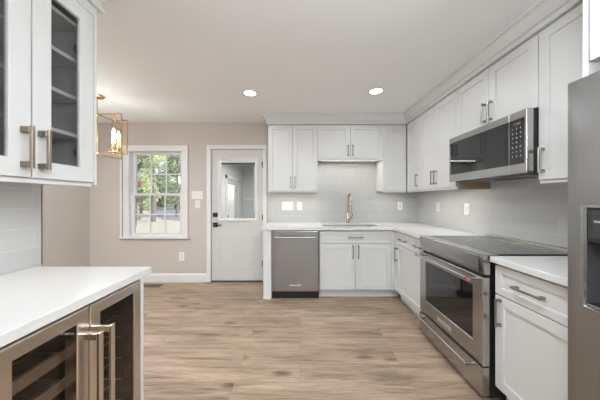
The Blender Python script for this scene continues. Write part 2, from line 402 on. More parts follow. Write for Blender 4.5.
# enclosed porch seen through the door glass (floor one step down)
bm = BM(); box(bm, -1.9, .5, YW + T, 7.5, -.30, -.17); struct('floor_porch', bm, 'concrete', 'porch floor')
bm = BM(); box(bm, -1.9, .5, YW + T, 7.5, 2.30, 2.40); struct('ceiling_porch', bm, 'porch', 'porch ceiling')
bm = BM(); box(bm, .4, .5, YW + T, 7.5, -.17, 2.3); struct('wall_porch_right', bm, 'porch', 'porch right wall')
bm = BM(); box(bm, -1.9, .4, 7.4, 7.5, -.17, 2.3); struct('wall_porch_end', bm, 'porch', 'porch end wall')
ys = [YW + T, 5.75, 6.75, 7.4]
bm = BM(); cells(bm, ys, [-.17, 1.80, 2.3], lambda i, j: not (i == 1 and j == 0), -1.9, -1.82, wallYZ); struct('wall_porch_left', bm, 'porch', 'porch left wall')
bm = BM()
box(bm, -1.82, -1.80, 5.65, 5.76, -.17, 1.87); box(bm, -1.82, -1.80, 6.74, 6.85, -.17, 1.87); box(bm, -1.82, -1.80, 5.65, 6.85, 1.79, 1.88)
struct('trim_3', bm, 'white', 'white casing around the porch door')
bm = BM(); cells(bm, [5.76, 5.90, 6.60, 6.74], [-.16, .15, 1.66, 1.79], lambda i, j: not (i == 1 and j == 1), -1.87, -1.83, wallYZ)
d2 = struct('door_2', bm, 'door', 'white porch door with full glass')
bm = BM(); box(bm, -1.853, -1.847, 5.90, 6.60, .15, 1.66); obj('pane', bm, 'glass', d2)
bm = BM(); tube(bm, [(-1.83, 5.83, .85), (-1.79, 5.83, .85)], .02, 12); obj('door_handle', bm, 'black', d2)
bm = BM(); box(bm, -1.815, .39, 7.385, 7.40, 1.25, 1.31); struct('trim_7', bm, 'white', 'rail on the porch end wall')

# ------------------------------------------------------------------ crown mouldings
def crown(name, path, prof, label):
    pts = [Vector(p) for p in path]; loops = []
    for i, p in enumerate(pts):
        ns = []
        if i > 0: d = (pts[i] - pts[i - 1]).normalized(); ns.append(Vector((d.y, -d.x)))
        if i < len(pts) - 1: d = (pts[i + 1] - pts[i]).normalized(); ns.append(Vector((d.y, -d.x)))
        if len(ns) == 2:
            m_ = (ns[0] + ns[1]).normalized(); m_ = m_ / m_.dot(ns[0])
        else: m_ = ns[0]
        loops.append([(p.x + m_.x * a, p.y + m_.y * a, z) for a, z in prof])
    bm = BM(); rings(bm, loops); return struct(name, bm, 'paint', label)
cp = [(-.01, 2.308), (.022, 2.308), (.024, 2.313), (.022, 2.318), (.012, 2.319), (.012, 2.322), (.016, 2.345), (.028, 2.346), (.028, 2.350), (.022, 2.352), (.024, 2.360), (.031, 2.372), (.041, 2.386), (.054, 2.400), (.068, 2.411), (.068, 2.417), (.080, 2.418), (.082, 2.422), (.082, 2.4395), (-.01, 2.4395)]
crown('trim_4', [(-.446, 3.5595), (-.446, 3.235), (1.485, 3.235), (1.485, .99), (1.205, .99), (1.205, .02)], cp, 'crown moulding above the back and right wall cabinets')
cq = [(a, 2.262 + (z - 2.308) * (2.4395 - 2.262) / (2.4395 - 2.308)) for a, z in cp]
crown('trim_5', [(-1.07, -.60), (-1.07, 1.222), (-1.3995, 1.222)][::-1] and [(-1.07, -.60), (-1.07, 1.222), (-1.3995, 1.222)], cq, 'crown moulding above the glass wall cabinets')

# ------------------------------------------------------------------ backsplash tile
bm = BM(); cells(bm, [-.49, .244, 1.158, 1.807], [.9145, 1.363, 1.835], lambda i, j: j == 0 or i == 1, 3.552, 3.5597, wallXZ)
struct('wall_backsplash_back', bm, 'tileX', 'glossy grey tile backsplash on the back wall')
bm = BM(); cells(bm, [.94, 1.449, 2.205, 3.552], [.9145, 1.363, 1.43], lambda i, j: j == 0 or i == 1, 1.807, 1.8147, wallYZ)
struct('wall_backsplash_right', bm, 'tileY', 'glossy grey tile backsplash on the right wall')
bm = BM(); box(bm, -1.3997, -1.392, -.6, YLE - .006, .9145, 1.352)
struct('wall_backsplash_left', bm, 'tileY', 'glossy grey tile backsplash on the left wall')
bm = BM(); box(bm, -1.3995, -1.389, YLE - .006, YLE - .001, .9145, 1.352); struct('trim_8', bm, 'nickel', 'metal edge strip of the left backsplash')

# ------------------------------------------------------------------ cabinets
def shaker(x0, x1, z0, z1, st=.058, th=.019):
    bm = BM(); r = lambda i, y: rect(x0 + i, x1 - i, z0 + i, z1 - i, y)
    rings(bm, [r(0, th), r(0, .0015), r(.0015, 0), r(st, 0), r(st + .001, .002), r(st + .002, .011)])
    return bm
def glassdoor(x0, x1, z0, z1, st, th=.019):
    bm = BM(); r = lambda i, y: rect(x0 + i, x1 - i, z0 + i, z1 - i, y)
    rings(bm, [r(0, th), r(0, .0015), r(.0015, 0), r(st, 0), r(st + .002, .004), r(st + .002, th)], closed=True)
    return bm
def pull(kind, x, z, L, parent, m='nickel', m2=None, off=.032, t=.010, sq=.016):
    """bar pull centred at x,z on a front at y=0"""
    a, b = -L / 2, L / 2
    bm = BM()
    if kind == 'v': box(bm, x - t / 2, x + t / 2, -off - t / 2, -off + t / 2, z + a, z + b, .0015)
    else: box(bm, x + a, x + b, -off - t / 2, -off + t / 2, z - t / 2, z + t / 2, .0015)
    h = obj('handle', bm, m, parent, False)
    if m2: h['label'] = 'champagne bronze bar handle'
    for s in (a + sq * .7, b - sq * .7):
        bm = BM()
        if kind == 'v': box(bm, x - sq / 2, x + sq / 2, -off + t / 2 - .004, .0005, z + s - sq / 2, z + s + sq / 2, .0015)
        else: box(bm, x + s - sq / 2, x + s + sq / 2, -off + t / 2 - .004, .0005, z - sq / 2, z + sq / 2, .0015)
        obj('handle_mount', bm, m2 or m, h)
    return h
ROT = {'back': 0, 'right': -PI / 2, 'left': PI / 2}
def cabinet(name, label, cat, side, org, w, z0, z1, depth, fronts, toe=False, group=None, rail=True, hollow=False, pullmat=('nickel', None), open_top=False, legs=None):
    t = thing(name, label, cat, (org[0], org[1], 0), ROT[side], group)
    bm = BM()
    if hollow:
        k = .016
        box(bm, 0, k, .02, depth, z0, z1); box(bm, w - k, w, .02, depth, z0, z1); box(bm, k, w - k, .02, depth, z0, z0 + k); box(bm, k, w - k, .02, depth, z1 - k, z1)
        box(bm, k, w - k, depth - .008, depth, z0 + k, z1 - k); box(bm, w / 2 - .018, w / 2 + .018, .02, .04, z0 + k, z1 - k)
    elif open_top:
        k = .016
        box(bm, 0, k, .02, depth, z0, z1); box(bm, w - k, w, .02, depth, z0, z1); box(bm, k, w - k, .02, depth, z0, z0 + k)
        box(bm, k, w - k, .02, .036, z0 + k, z1); box(bm, k, w - k, depth - .008, depth, z0 + k, z1)
    else: box(bm, 0, w, .02, depth, z0, z1)
    obj('cabinet_body', bm, 'cabint' if hollow else 'paint', t)
    if hollow:
        bm = BM(); box(bm, -.0, w, .019, .0215, z0, z1)
        # thin painted face edge strips instead of a full sheet
        bm.free(); bm = BM(); box(bm, 0, .016, .0185, .02, z0, z1); box(bm, w - .016, w, .0185, .02, z0, z1); obj('face_edge', bm, 'paint', t)
    if toe:
        bm = BM(); box(bm, 0, w, .075, .09, 0, z0 + .001); obj('toe_kick', bm, 'paint', t)
    elif rail:
        bm = BM(); box(bm, 0, w, .012, .03, z0 - (.028 if z0 > 1.8 else .022), z0, .002); obj('light_rail', bm, 'paint', t)
    for f in fronts:
        kind, x0, x1, a, b, hd = f
        st = .058 if kind != 'drawer' else .042
        if kind == 'glass':
            d = obj('door', glassdoor(x0, x1, a, b, .069), 'paint', t)
            bm = BM(); box(bm, x0 + .069, x1 - .069, .010, .014, a + .069, b - .069); obj('glass_pane', bm, 'cabglass', d)
        elif kind == 'filler':
            bm = BM(); box(bm, x0, x1, .0, .0195, a, b, .001); d = obj('filler_strip', bm, 'paint', t)
        else:
            d = obj('drawer' if kind == 'drawer' else 'door', shaker(x0, x1, a, b, st), 'paint', t)
        if hd: pull(hd[0], hd[1], hd[2], hd[3], d, *pullmat)
    return t
G = .0026
UZ, UT = 1.385, 2.305
HZ = UZ + .12; HL = .155
gb = 'white wall cabinets over the counters'
cabinet('wall_cabinet', 'tall two-door white wall cabinet beside the back door, over the dishwasher', 'cabinet', 'back', (-.446, 3.235), .690, UZ, UT, .325,
        [('door', G, .345 - G, UZ, UT - .004, ('v', .345 - .032, HZ, HL)), ('door', .345 + G, .690 - G, UZ, UT - .004, ('v', .345 + .032, HZ, HL))])
zs = 1.836
cabinet('wall_cabinet', 'short two-door white wall cabinet above the sink', 'cabinet', 'back', (.244, 3.235), .914, zs, UT, .325,
        [('door', G, .457 - G, zs, UT - .004, ('v', .457 - .032, zs + .11, HL)), ('door', .457 + G, .914 - G, zs, UT - .004, ('v', .457 + .032, zs + .11, HL))])
cabinet('wall_cabinet', 'narrow white wall cabinet in the back right corner, door without handle', 'cabinet', 'back', (1.158, 3.235), .3268, UZ, UT, .325,
        [('filler', 0, .055, UZ, UT - .004, None), ('door', .057, .325, UZ, UT - .004, None)])
UF = 1.485; UD = .329
cabinet('wall_cabinet', 'single-door white wall cabinet on the right wall at the corner, with one handle', 'cabinet', 'right', (UF, 3.2335), .3385, UZ, UT, UD,
        [('door', .02, .3385 - G, UZ, UT - .004, ('v', .3385 - .034, HZ, HL))])
u = cabinet('wall_cabinet', 'two-door white wall cabinet on the right wall, left of the microwave', 'cabinet', 'right', (UF, 2.895), .686, UZ, UT, UD,
        [('door', G, .343 - G, UZ, UT - .004, ('v', .343 - .030, HZ, HL)), ('door', .343 + G, .686 - G, UZ, UT - .004, ('v', .343 + .030, HZ, HL))])
bm = BM(); box(bm, .6745, .6875, .032, .328, 1.363, 1.425); s_ = obj('raw_end_panel', bm, 'raw', u); s_['label'] = 'unpainted tan wood lower edge of the cabinet end'
cabinet('wall_cabinet', 'two-door white wall cabinet directly above the microwave', 'cabinet', 'right', (UF, 2.209), .762, 1.842, UT, UD,
        [('door', G, .381 - G, 1.845, UT - .004, ('v', .381 - .030, 1.955, HL)), ('door', .381 + G, .762 - G, 1.845, UT - .004, ('v', .381 + .030, 1.955, HL))], rail=False)
cabinet('wall_cabinet', 'single-door white wall cabinet between microwave and refrigerator', 'cabinet', 'right', (UF, 1.447), .4565, UZ, UT, UD,
        [('door', G, .457 - G, UZ, UT - .004, ('v', .034, HZ, HL))])
cabinet('wall_cabinet', 'deep white cabinet above the refrigerator', 'cabinet', 'right', (1.205, .969), .945, 1.84, UT, .609,
        [('door', G, .472 - G, 1.84, UT - .004, ('v', .472 - .03, 1.95, HL)), ('door', .472 + G, .945 - G, 1.84, UT - .004, ('v', .472 + .03, 1.95, HL))], rail=False)
bm = BM(); box(bm, 1.205, 1.8145, .970, .989, 0, 2.305); tag(obj('end_panel', bm, 'paint'), 'tall narrow white end panel beside the refrigerator', 'panel')

BF = 2.95
BT = .8785
cabinet('base_cabinet', 'white sink base cabinet with one wide false drawer and two doors', 'cabinet', 'back', (.248, BF), .915, .105, BT, .608,
        [('drawer', G, .915 - G, .705, .862, ('h', .457, .785, .18)), ('door', G, .457 - G, .115, .698, ('v', .457 - .035, .60, .17)), ('door', .457 + G, .915 - G, .115, .698, ('v', .457 + .035, .60, .17)),
         ], toe=True, open_top=True)
bm = BM(); box(bm, 1.1645, 1.2235, BF + .004, BF + .02, .105, BT); box(bm, 1.1645, 1.28, BF + .075, BF + .09, 0, .105); fl = tag(obj('corner_filler', bm, 'paint'), 'narrow white filler strip in the inner corner of the base cabinets', 'filler')
bm = BM(); box(bm, -.464, -.3635, BF - .005, 3.5595, 0, BT, .001); box(bm, -.470, -.362, BF - .012, BF + .03, 0, .022, .003)
tag(obj('end_panel', bm, 'paint'), 'white end panel left of the dishwasher, by the back door', 'panel')
RF = 1.205
cabinet('base_cabinet', 'white base cabinet on the right wall between the corner and the range', 'cabinet', 'right', (RF, BF - .001), .738, .105, BT, .609,
        [('filler', 0, .035, .115, .862, None), ('drawer', .037, .46, .705, .862, ('h', .25, .785, .18)), ('drawer', .463, .736, .705, .862, ('h', .60, .785, .16)),
         ('door', .037, .736, .115, .698, ('v', .037 + .04, .585, .17))], toe=True)
cabinet('base_cabinet', 'white base cabinet with drawer and door between range and refrigerator', 'cabinet', 'right', (RF, 1.437), .444, .105, BT, .609,
        [('drawer', .004, .442, .690, .862, ('h', .223, .776, .16)), ('door', .004, .442, .115, .683, ('v', .045, .585, .17))], toe=True)

# countertops
CT0, CT1 = .8792, .914
SX0, SX1, SY0, SY1 = .30, 1.05, 3.03, 3.43
us = [-.49, SX0, SX1, 1.175, 1.8065]; vs = [2.212, BF - .035, SY0, SY1, 3.5515]
def kc(i, j):
    if j == 0: return i == 3
    return not (i == 1 and j == 2)
bm = BM(); cells(bm, us, vs, kc, CT0, CT1, planeXY)
bmesh.ops.recalc_face_normals(bm, faces=bm.faces[:])
tag(obj('countertop', bm, 'quartz'), 'white L-shaped quartz countertop around the sink corner', 'countertop')
bm = BM(); box(bm, 1.175, 1.8065, .991, 1.437, CT0, CT1, .002); tag(obj('countertop', bm, 'quartz'), 'short white countertop between range and refrigerator', 'countertop')
bm = BM(); box(bm, -1.3915, -.775, -.60, 1.212, CT0, CT1, .002); tag(obj('countertop', bm, 'quartz'), 'white countertop over the wine cooler under the glass cabinets', 'countertop')

# sink
sk = thing('kitchen_sink', 'stainless undermount sink below the faucet', 'sink', (.675, 3.23, 0))
bm = BM()
def sr(i, z): a, b = (SX1 - SX0) / 2 + .006 - i, (SY1 - SY0) / 2 + .006 - i; return [(-a, -b, z), (a, -b, z), (a, b, z), (-a, b, z)]
rings(bm, [sr(-.015, CT0 - .0005), sr(0, CT0 - .0005), sr(.004, .69), sr(.02, .672), sr(.012, .668), sr(-.004, .69), sr(-.015, CT0 - .004)], cap0=False, cap1=False)
o = obj('basin', bm, 'steel', sk)
bm = BM(); box(bm, -.365, .365, -.19, .19, .667, .6725); obj('basin_floor', bm, 'steel', sk)
bm = BM(); lathe(bm, [(.045, .6725), (.045, .675), (.03, .675), (.02, .6735)], (0, .05, 0)); obj('drain', bm, 'nickel', sk, True)
# faucet : spring pull-down
fc = thing('kitchen_faucet', 'tall spring pull-down faucet in brushed nickel behind the sink', 'faucet', (.72, 3.485, CT1), .06)
bm = BM(); lathe(bm, [(.027, 0), (.027, .008), (.019, .012), (.019, .13), (.015, .135), (.015, .16)]); obj('faucet_body', bm, 'faucet', fc, True)
bm = BM(); arc = [(0, 0, .15), (0, 0, .28), (0, 0, .34)] + [(0, -.075 + .075 * math.cos(a), .36 + .075 * math.sin(a)) for a in [PI * k / 10 for k in range(0, 11)]] + [(0, -.15, .30)]
tube(bm, arc, .008, 8); hose = obj('hose', bm, 'faucet', fc, True)
bm = BM(); hel = []
tot = 0; P = [Vector(p) for p in arc[:]]
samp = []
for i in range(len(P) - 1):
    n_ = max(2, int((P[i + 1] - P[i]).length / .0016))
    for k in range(n_): samp.append((P[i].lerp(P[i + 1], k / n_), (P[i + 1] - P[i]).normalized()))
L_ = 0
for i, (p, d) in enumerate(samp):
    if i: L_ += (p - samp[i - 1][0]).length
    u_ = Vector((1, 0, 0)); v_ = d.cross(u_); a = L_ / .0105 * 2 * PI
    hel.append(p + (u_ * math.cos(a) + v_ * math.sin(a)) * .0125)
tube(bm, hel, .0022, 5); obj('spring', bm, 'faucet', fc, True)
bm = BM(); tube(bm, [(0, -.15, .31), (0, -.15, .27), (0, -.15, .20), (0, -.15, .16)], [.011, .014, .015, .017], 14); obj('spray_head', bm, 'faucet', fc, True)
bm = BM(); tube(bm, [(0, 0, .25), (0, -.13, .25)], .005, 8); tube(bm, [(0, -.15, .24), (0, -.15, .262)], .021, 14); lathe(bm, [(.02, .235), (.02, .262)]); obj('support_arm', bm, 'faucet', fc, True)
bm = BM(); tube(bm, [(.015, 0, .075), (.055, 0, .075)], .012, 12); tube(bm, [(.05, 0, .075), (.062, -.01, .10), (.07, -.02, .15)], [.007, .006, .005], 8); obj('lever_handle', bm, 'faucet', fc, True)

# ------------------------------------------------------------------ dishwasher
dw = thing('dishwasher', 'stainless steel dishwasher with a bar handle in the back run', 'dishwasher', (-.3585, 2.925, 0), 0)
W = .602
bm = BM(); box(bm, .004, W - .004, .035, .62, .02, .874); obj('tub', bm, 'black', dw)
bm = BM(); box(bm, .006, W - .006, 0, .034, .105, .868, .004, 2); dd = obj('door', bm, 'steel', dw)
bm = BM(); box(bm, .004, W - .004, .06, .075, .0, .10); obj('toe_panel', bm, 'black', dw)
bm = BM(); tube(bm, [(.055, -.05, .792), (W - .055, -.05, .792)], .0115, 14)
for x in (.075, W - .075): tube(bm, [(x, -.05, .792), (x, .001, .792)], .009, 10)
obj('handle', bm, 'steelh', dd, True)
text('brand_badge', 'KitchenAid', .030, 'plate', dd, (W / 2 - .004, -.0006, .182), bold=.0006)
text('brand_mark', 'KitchenAid', .018, 'dark', dd, (.13, -.0006, .842))

# ------------------------------------------------------------------ range
rg = thing('range', 'stainless slide-in range with black glass cooktop and oven window', 'range', (1.14, 2.206, 0), ROT['right'])
W = .760
bm = BM(); box(bm, .004, W - .004, .045, .668, .03, .905)
for x in (.05, W - .05):
    for y in (.08, .6): tube(bm, [(x, y, 0), (x, y, .04)], .02, 10)
obj('range_body', bm, 'black', rg)
bm = BM()                                             # control fascia, slightly tilted
pr = [(.012, .795), (.045, .795), (.045, .912), (.0, .912), (-.004, .905)]
rings(bm, [[(x, y, z) for y, z in pr] for x in (.0, W)]); cpn = obj('control_panel', bm, 'steelh', rg)
bm = BM(); box(bm, W - .032, W - .030, -.0045, .01, .797, .911); obj('panel_seam', bm, 'dark', cpn)
bm = BM(); box(bm, .02, W - .02, .025, .05, .765, .795); obj('vent_gap', bm, 'black', rg)
bm = BM(); box(bm, .0, W, -.002, .10, .9125, .920, .002); obj('cooktop_trim', bm, 'steelh', rg)
bm = BM(); box(bm, .006, W - .006, .10, .615, .9125, .921, .002); ck = obj('cooktop', bm, 'cooktop', rg)
for (x, y, r) in ((.19, .22, .10), (.57, .22, .085), (.19, .47, .075), (.57, .47, .10), (.38, .36, .06)):
    bm = BM(); loops = [[(x + rr * math.cos(2 * PI * k / 40), y + rr * math.sin(2 * PI * k / 40), z) for k in range(40)] for rr, z in ((r, .9205), (r, .9213), (r - .003, .9213), (r - .003, .9205))]
    rings(bm, loops, closed=True); obj('burner_ring', bm, 'mark', ck)
bm = BM(); box(bm, .0, W, .615, .660, .9125, .938, .004, 2); vt = obj('rear_vent_trim', bm, 'trimsteel', rg)
bm = BM()
for k in range(14): box(bm, .06 + k * .047, .095 + k * .047, .630, .645, .9375, .9385)
obj('vent_slot', bm, 'black', vt)
r_ = lambda x0, x1, z0, z1, y: rect(x0, x1, z0, z1, y)
bm = BM(); wx0, wx1, wz0, wz1 = .095, W - .085, .34, .705
rings(bm, [r_(.002, W - .002, .222, .775, .042), r_(.002, W - .002, .222, .775, .004), r_(.006, W - .006, .226, .771, 0), r_(wx0, wx1, wz0, wz1, 0), r_(wx0 + .006, wx1 - .006, wz0 + .006, wz1 - .006, .006), r_(wx0 + .006, wx1 - .006, wz0 + .006, wz1 - .006, .042)], closed=True)
od = obj('oven_door', bm, 'steelh', rg)
bm = BM(); box(bm, wx0 + .004, wx1 - .004, .0055, .012, wz0 + .004, wz1 - .004); obj('oven_window', bm, 'blackglass', od)
bm = BM(); box(bm, wx0 + .004, wx1 - .004, .014, .041, wz0, wz1); obj('window_backing', bm, 'black', od)
bm = BM(); tube(bm, [(.03, -.055, .752), (W - .045, -.055, .752)], .013, 16)
for x in (.055, W - .065): tube(bm, [(x, -.055, .752), (x, .001, .752)], .011, 12)
hd = obj('handle', bm, 'steelh', od, True)
bm = BM(); tube(bm, [(W - .058, -.066, .752), (W - .058, -.0695, .752)], .013, 24);  md = obj('medallion', bm, 'red', hd, True); md['label'] = 'round red medallion at the end of the oven handle'
bm = BM(); box(bm, .285, .455, -.003, .001, .262, .294, .001); npl = obj('name_plate', bm, 'trimsteel', od)
text('brand_lettering', 'KitchenAid', .026, 'mark', npl, (.37, -.0034, .279))
bm = BM(); box(bm, .002, W - .002, -.004, .042, .035, .212, .004, 2); dr_ = obj('storage_drawer', bm, 'steelh', rg)
bm = BM(); tube(bm, [(.02, -.05, .185), (W - .07, -.05, .185)], .0115, 14)
for x in (.06, W - .085): tube(bm, [(x, -.05, .185), (x, -.002, .185)], .01, 12)
obj('handle', bm, 'steelh', dr_, True)

# ------------------------------------------------------------------ microwave
mw = thing('microwave', 'stainless over-the-range microwave with black glass door on the right wall', 'microwave', (1.415, 2.200, 1.432), ROT['right'])
W = .752; MH = .407
bm = BM(); box(bm, .004, W - .001, .042, .398, 0, MH - .002); obj('microwave_body', bm, 'black', mw)
def mring(x0, x1, gx0, gx1, name, closedcap=False):
    bm = BM()
    rings(bm, [r_(x0, x1, 0, MH - .003, .0415), r_(x0, x1, 0, MH - .003, .002), r_(x0 + .002, x1 - .002, .002, MH - .005, 0), r_(gx0, gx1, .062, MH - .052, 0), r_(gx0, gx1, .062, MH - .052, .004), r_(gx0, gx1, .062, MH - .052, .0415)], closed=True)
    return obj(name, bm, 'steelh', mw)
md = mring(0, .6285, .012, .628, 'door')
bm = BM(); box(bm, .013, .6275, .003, .012, .063, MH - .053); obj('door_glass', bm, 'blackglass', md)
cpn = mring(.6295, W, .630, W - .014, 'control_panel')
bm = BM(); box(bm, .6305, W - .0145, .003, .012, .063, MH - .053); kg = obj('keypad_glass', bm, 'blackglass', cpn)
rows = ['123', '456', '789', 'C0S']
text('clock_display', '12:00', .024, 'mark', kg, (.683, .0024, .325), ext=.0003)
for r in range(7):
    for c in range(3):
        s = '123456789+0-ABC<=>'[(r * 3 + c) % 18]
        text('key_mark', s, .017, 'plate', kg, (.653 + c * .028, .0024, .295 - r * .030), ext=.0003)
bm = BM(); box(bm, .02, W - .02, .05, .36, -.004, .0005); vb = obj('vent_grille', bm, 'grey', mw)
for x in (.16, .59):
    bm = BM(); box(bm, x - .07, x + .07, .12, .30, -.006, -.0035); obj('filter', bm, 'steelh', vb)
# ------------------------------------------------------------------ refrigerator
fr = thing('refrigerator', 'tall stainless side-by-side refrigerator with dispenser at the right edge', 'refrigerator', (1.09, .948, 0), ROT['right'])
W = .905; FH = 1.736
bm = BM(); box(bm, .003, W - .003, .075, .715, .03, 1.735); 
for x in (.06, W - .06):
    for y in (.13, .66): tube(bm, [(x, y, 0), (x, y, .05)], .02, 10)
obj('refrigerator_body', bm, 'grey', fr)
bm = BM(); box(bm, .01, W - .01, .05, .07, .02, .10); obj('toe_grille', bm, 'dark', fr)
dx0, dx1, dzb, dzt = .055, .325, .852, 1.238
def fdoor(x0, x1, hole):
    bm = BM()
    if hole:
        cells(bm, [x0, dx0, dx1, x1], [.11, dzb, dzt, FH], lambda i, j: not (i == 1 and j == 1), 0, .068, wallXZ)
        es = [e for e in bm.edges if all(abs(v.co.y) < 1e-6 for v in e.verts) and len([f for f in e.link_faces if abs(f.normal.y) < .5]) >= 1]
        bm.normal_update()
        es = [e for e in bm.edges if all(abs(v.co.y) < 1e-6 for v in e.verts) and any(abs(f.normal.y) < .5 for f in e.link_faces)]
        bmesh.ops.bevel(bm, geom=es, offset=.006, segments=3, affect='EDGES', profile=.5)
    else: box(bm, x0, x1, 0, .068, .11, FH, .006, 3)
    return obj('door', bm, 'fridge', fr, True)
fd = fdoor(0, .398, True); fd2 = fdoor(.404, W, False)
for x, d in ((.368, fd), (.434, fd2)):
    bm = BM(); tube(bm, [(x, -.05, .45), (x, -.05, 1.5)], .012, 14)
    for z in (.48, 1.47): tube(bm, [(x, -.05, z), (x, .001, z)], .010, 10)
    obj('handle', bm, 'steel', d, True)
bm = BM(); rr_ = lambda i, y: r_(dx0 + i, dx1 - i, dzb + i, dzt - i, y)
rings(bm, [rr_(-.006, .002), rr_(-.006, -.004), rr_(.004, -.004), rr_(.008, .004), rr_(.002, .01)], closed=True); obj('dispenser_bezel', bm, 'steel', fd)
bm = BM()
rings(bm, [rr_(.002, .004), rr_(.002, .066), rr_(.0, .067), rr_(.0, .004)], closed=True); box(bm, dx0 + .002, dx1 - .002, .060, .066, dzb + .002, dzt - .002)
dsp = obj('dispenser_recess', bm, 'grey', fd)
bm = BM(); box(bm, dx0 + .008, dx1 - .008, .004, .05, dzt - .135, dzt - .008, .003); dpn = obj('dispenser_panel', bm, 'blackglass', dsp)
for k in range(4):
    bm = BM(); box(bm, dx0 + .03 + k * .055, dx0 + .055 + k * .055, .0030, .0042, dzt - .060, dzt - .052); obj('dispenser_mark', bm, 'mark', dpn)
bm = BM(); tube(bm, [((dx0 + dx1) / 2, .03, dzt - .14), ((dx0 + dx1) / 2, .045, dzt - .21)], [.018, .024], 12); box(bm, (dx0 + dx1) / 2 - .03, (dx0 + dx1) / 2 + .03, .045, .055, dzt - .30, dzt - .2, .003); obj('dispenser_paddle', bm, 'dark', dsp)
bm = BM(); box(bm, dx0 + .008, dx1 - .008, .0, .06, dzb + .006, dzb + .018, .002); obj('drip_tray', bm, 'steel', dsp)
bm = BM(); box(bm, .02, .10, .09, .20, 1.7355, 1.750, .004); box(bm, W - .10, W - .02, .09, .20, 1.7355, 1.750, .004); obj('hinge_cover', bm, 'dark', fr)

# ------------------------------------------------------------------ left side : glass wall cabinets
LF = -1.07; LZ, LT = 1.352, 2.215
def shelves(t, w, zs_, d0_=.045, d1_=.315):
    for z in zs_:
        bm = BM(); box(bm, .0175, w / 2 - .0005, d0_, d1_, z - .018, z, .001); box(bm, w / 2 + .0005, w - .0175, d0_, d1_, z - .018, z, .001)
        sh_ = obj('shelf', bm, 'white', t)
def glasscab(y0, w, label):
    t = cabinet('glass_wall_cabinet', label, 'cabinet', 'left', (LF, y0), w, LZ, 2.262, .328,
                [('glass', G, w / 2 - G, LZ, LT, ('v', w / 2 - .030, LZ + .115, .165)), ('glass', w / 2 + G, w - G, LZ, LT, ('v', w / 2 + .030, LZ + .115, .165))], hollow=True, pullmat=('bronze', 'bronzed', .036, .012, .022))
    bm = BM(); box(bm, 0, w, .0, .0185, LT + .002, 2.262); obj('top_rail', bm, 'paint', t)
    shelves(t, w, (1.59, 1.775, 1.96, 2.14))
    for x in (.035, w - .035):
        for z in (1.50, 2.02):
            bm = BM(); box(bm, x - .015, x + .015, .021, .06, z - .02, z + .02, .004); tube(bm, [(x, .04, z), (x, .06, z)], .015, 12); obj('hinge', bm, 'nickel', t)
    return t
a = glasscab(.648, .557, 'grey-white wall cabinet with two glass doors, nearest the dining area')
bm = BM(); box(bm, .5575, .574, .0, .328, LZ - .012, 2.262, .001); obj('end_panel', bm, 'paint', a)
glasscab(.048, .598, 'grey-white glass-door wall cabinet nearer the camera on the left wall')
glasscab(-.552, .598, 'grey-white glass-door wall cabinet farthest from the dining area')

# left base : wine cooler with two doors
wc = thing('wine_cooler', 'stainless framed two-door glass wine cooler under the left counter', 'wine cooler', (-.770, .576, 0), ROT['left'])
W = .548
bm = BM(); k = .02
zb, zt = .10, .874
box(bm, 0, k, .05, .60, zb, zt); box(bm, W - k, W, .05, .60, zb, zt); box(bm, k, W - k, .05, .60, zb, zb + k); box(bm, k, W - k, .05, .60, zt - k, zt); box(bm, k, W - k, .58, .60, zb + k, zt - k)
box(bm, W / 2 - .012, W / 2 + .012, .05, .58, zb + k, zt - k); obj('cooler_body', bm, 'black', wc)
bm = BM(); box(bm, 0, W, .06, .08, 0, .098); obj('toe_grille', bm, 'black', wc)
for i in (0, 1):
    x0 = .002 + i * W / 2; x1 = x0 + W / 2 - .004; st = .042
    bm = BM(); z0, z1 = .105, .874
    rings(bm, [r_(x0, x1, z0, z1, .045), r_(x0, x1, z0, z1, .003), r_(x0 + .003, x1 - .003, z0 + .003, z1 - .003, 0), r_(x0 + st, x1 - st, z0 + st, z1 - st, 0), r_(x0 + st + .002, x1 - st - .002, z0 + st + .002, z1 - st - .002, .004), r_(x0 + st + .002, x1 - st - .002, z0 + st + .002, z1 - st - .002, .045)], closed=True)
    d = obj('door', bm, 'warmsteel', wc)
    bm = BM(); box(bm, x0 + st, x1 - st, .008, .014, z0 + st, z1 - st); obj('glass_pane', bm, 'coolglass', d)
    hx = x1 - .024 if i == 0 else x0 + .024
    bm = BM(); box(bm, hx - .009, hx + .009, -.066, -.054, .21, .795, .002)
    for z in (.225, .78): box(bm, hx - .009, hx + .009, -.056, .0005, z - .012, z + .012, .002)
    obj('handle', bm, 'warmsteel', d)
    for z in (.73, .63, .53, .43, .33, .23):
        bm = BM(); xa, xb = (k + .003, W / 2 - .015) if i == 0 else (W / 2 + .015, W - k - .003)
        for q in range(6): yy = .10 + q * .085; tube(bm, [(xa, yy, z - .015), (xb, yy, z - .015)], .003, 6)
        for xx in (xa + .004, xb - .004, (xa + xb) / 2): tube(bm, [(xx, .075, z - .015), (xx, .56, z - .015)], .003, 6)
        sh_ = obj('wire_rack', bm, 'nickel', wc)
        if i == 0:
            bm = BM(); box(bm, xa, xb, .058, .074, z - .034, z, .002); obj('rack_front', bm, 'rackwood', sh_)
bm = BM(); box(bm, -1.390, -.772, 1.126, 1.146, 0, BT, .001); tag(obj('end_panel', bm, 'paint'), 'white end panel beside the wine cooler, facing the dining area', 'panel')
cabinet('base_cabinet', 'white base cabinet left of the wine cooler, near the camera', 'cabinet', 'left', (-.80, -.05), .604, .105, BT, .59,
        [('drawer', G, .604 - G, .705, .862, ('h', .30, .785, .18)), ('door', G, .302 - G, .115, .698, ('v', .265, .60, .17)), ('door', .302 + G, .604 - G, .115, .698, ('v', .339, .60, .17))], toe=True)
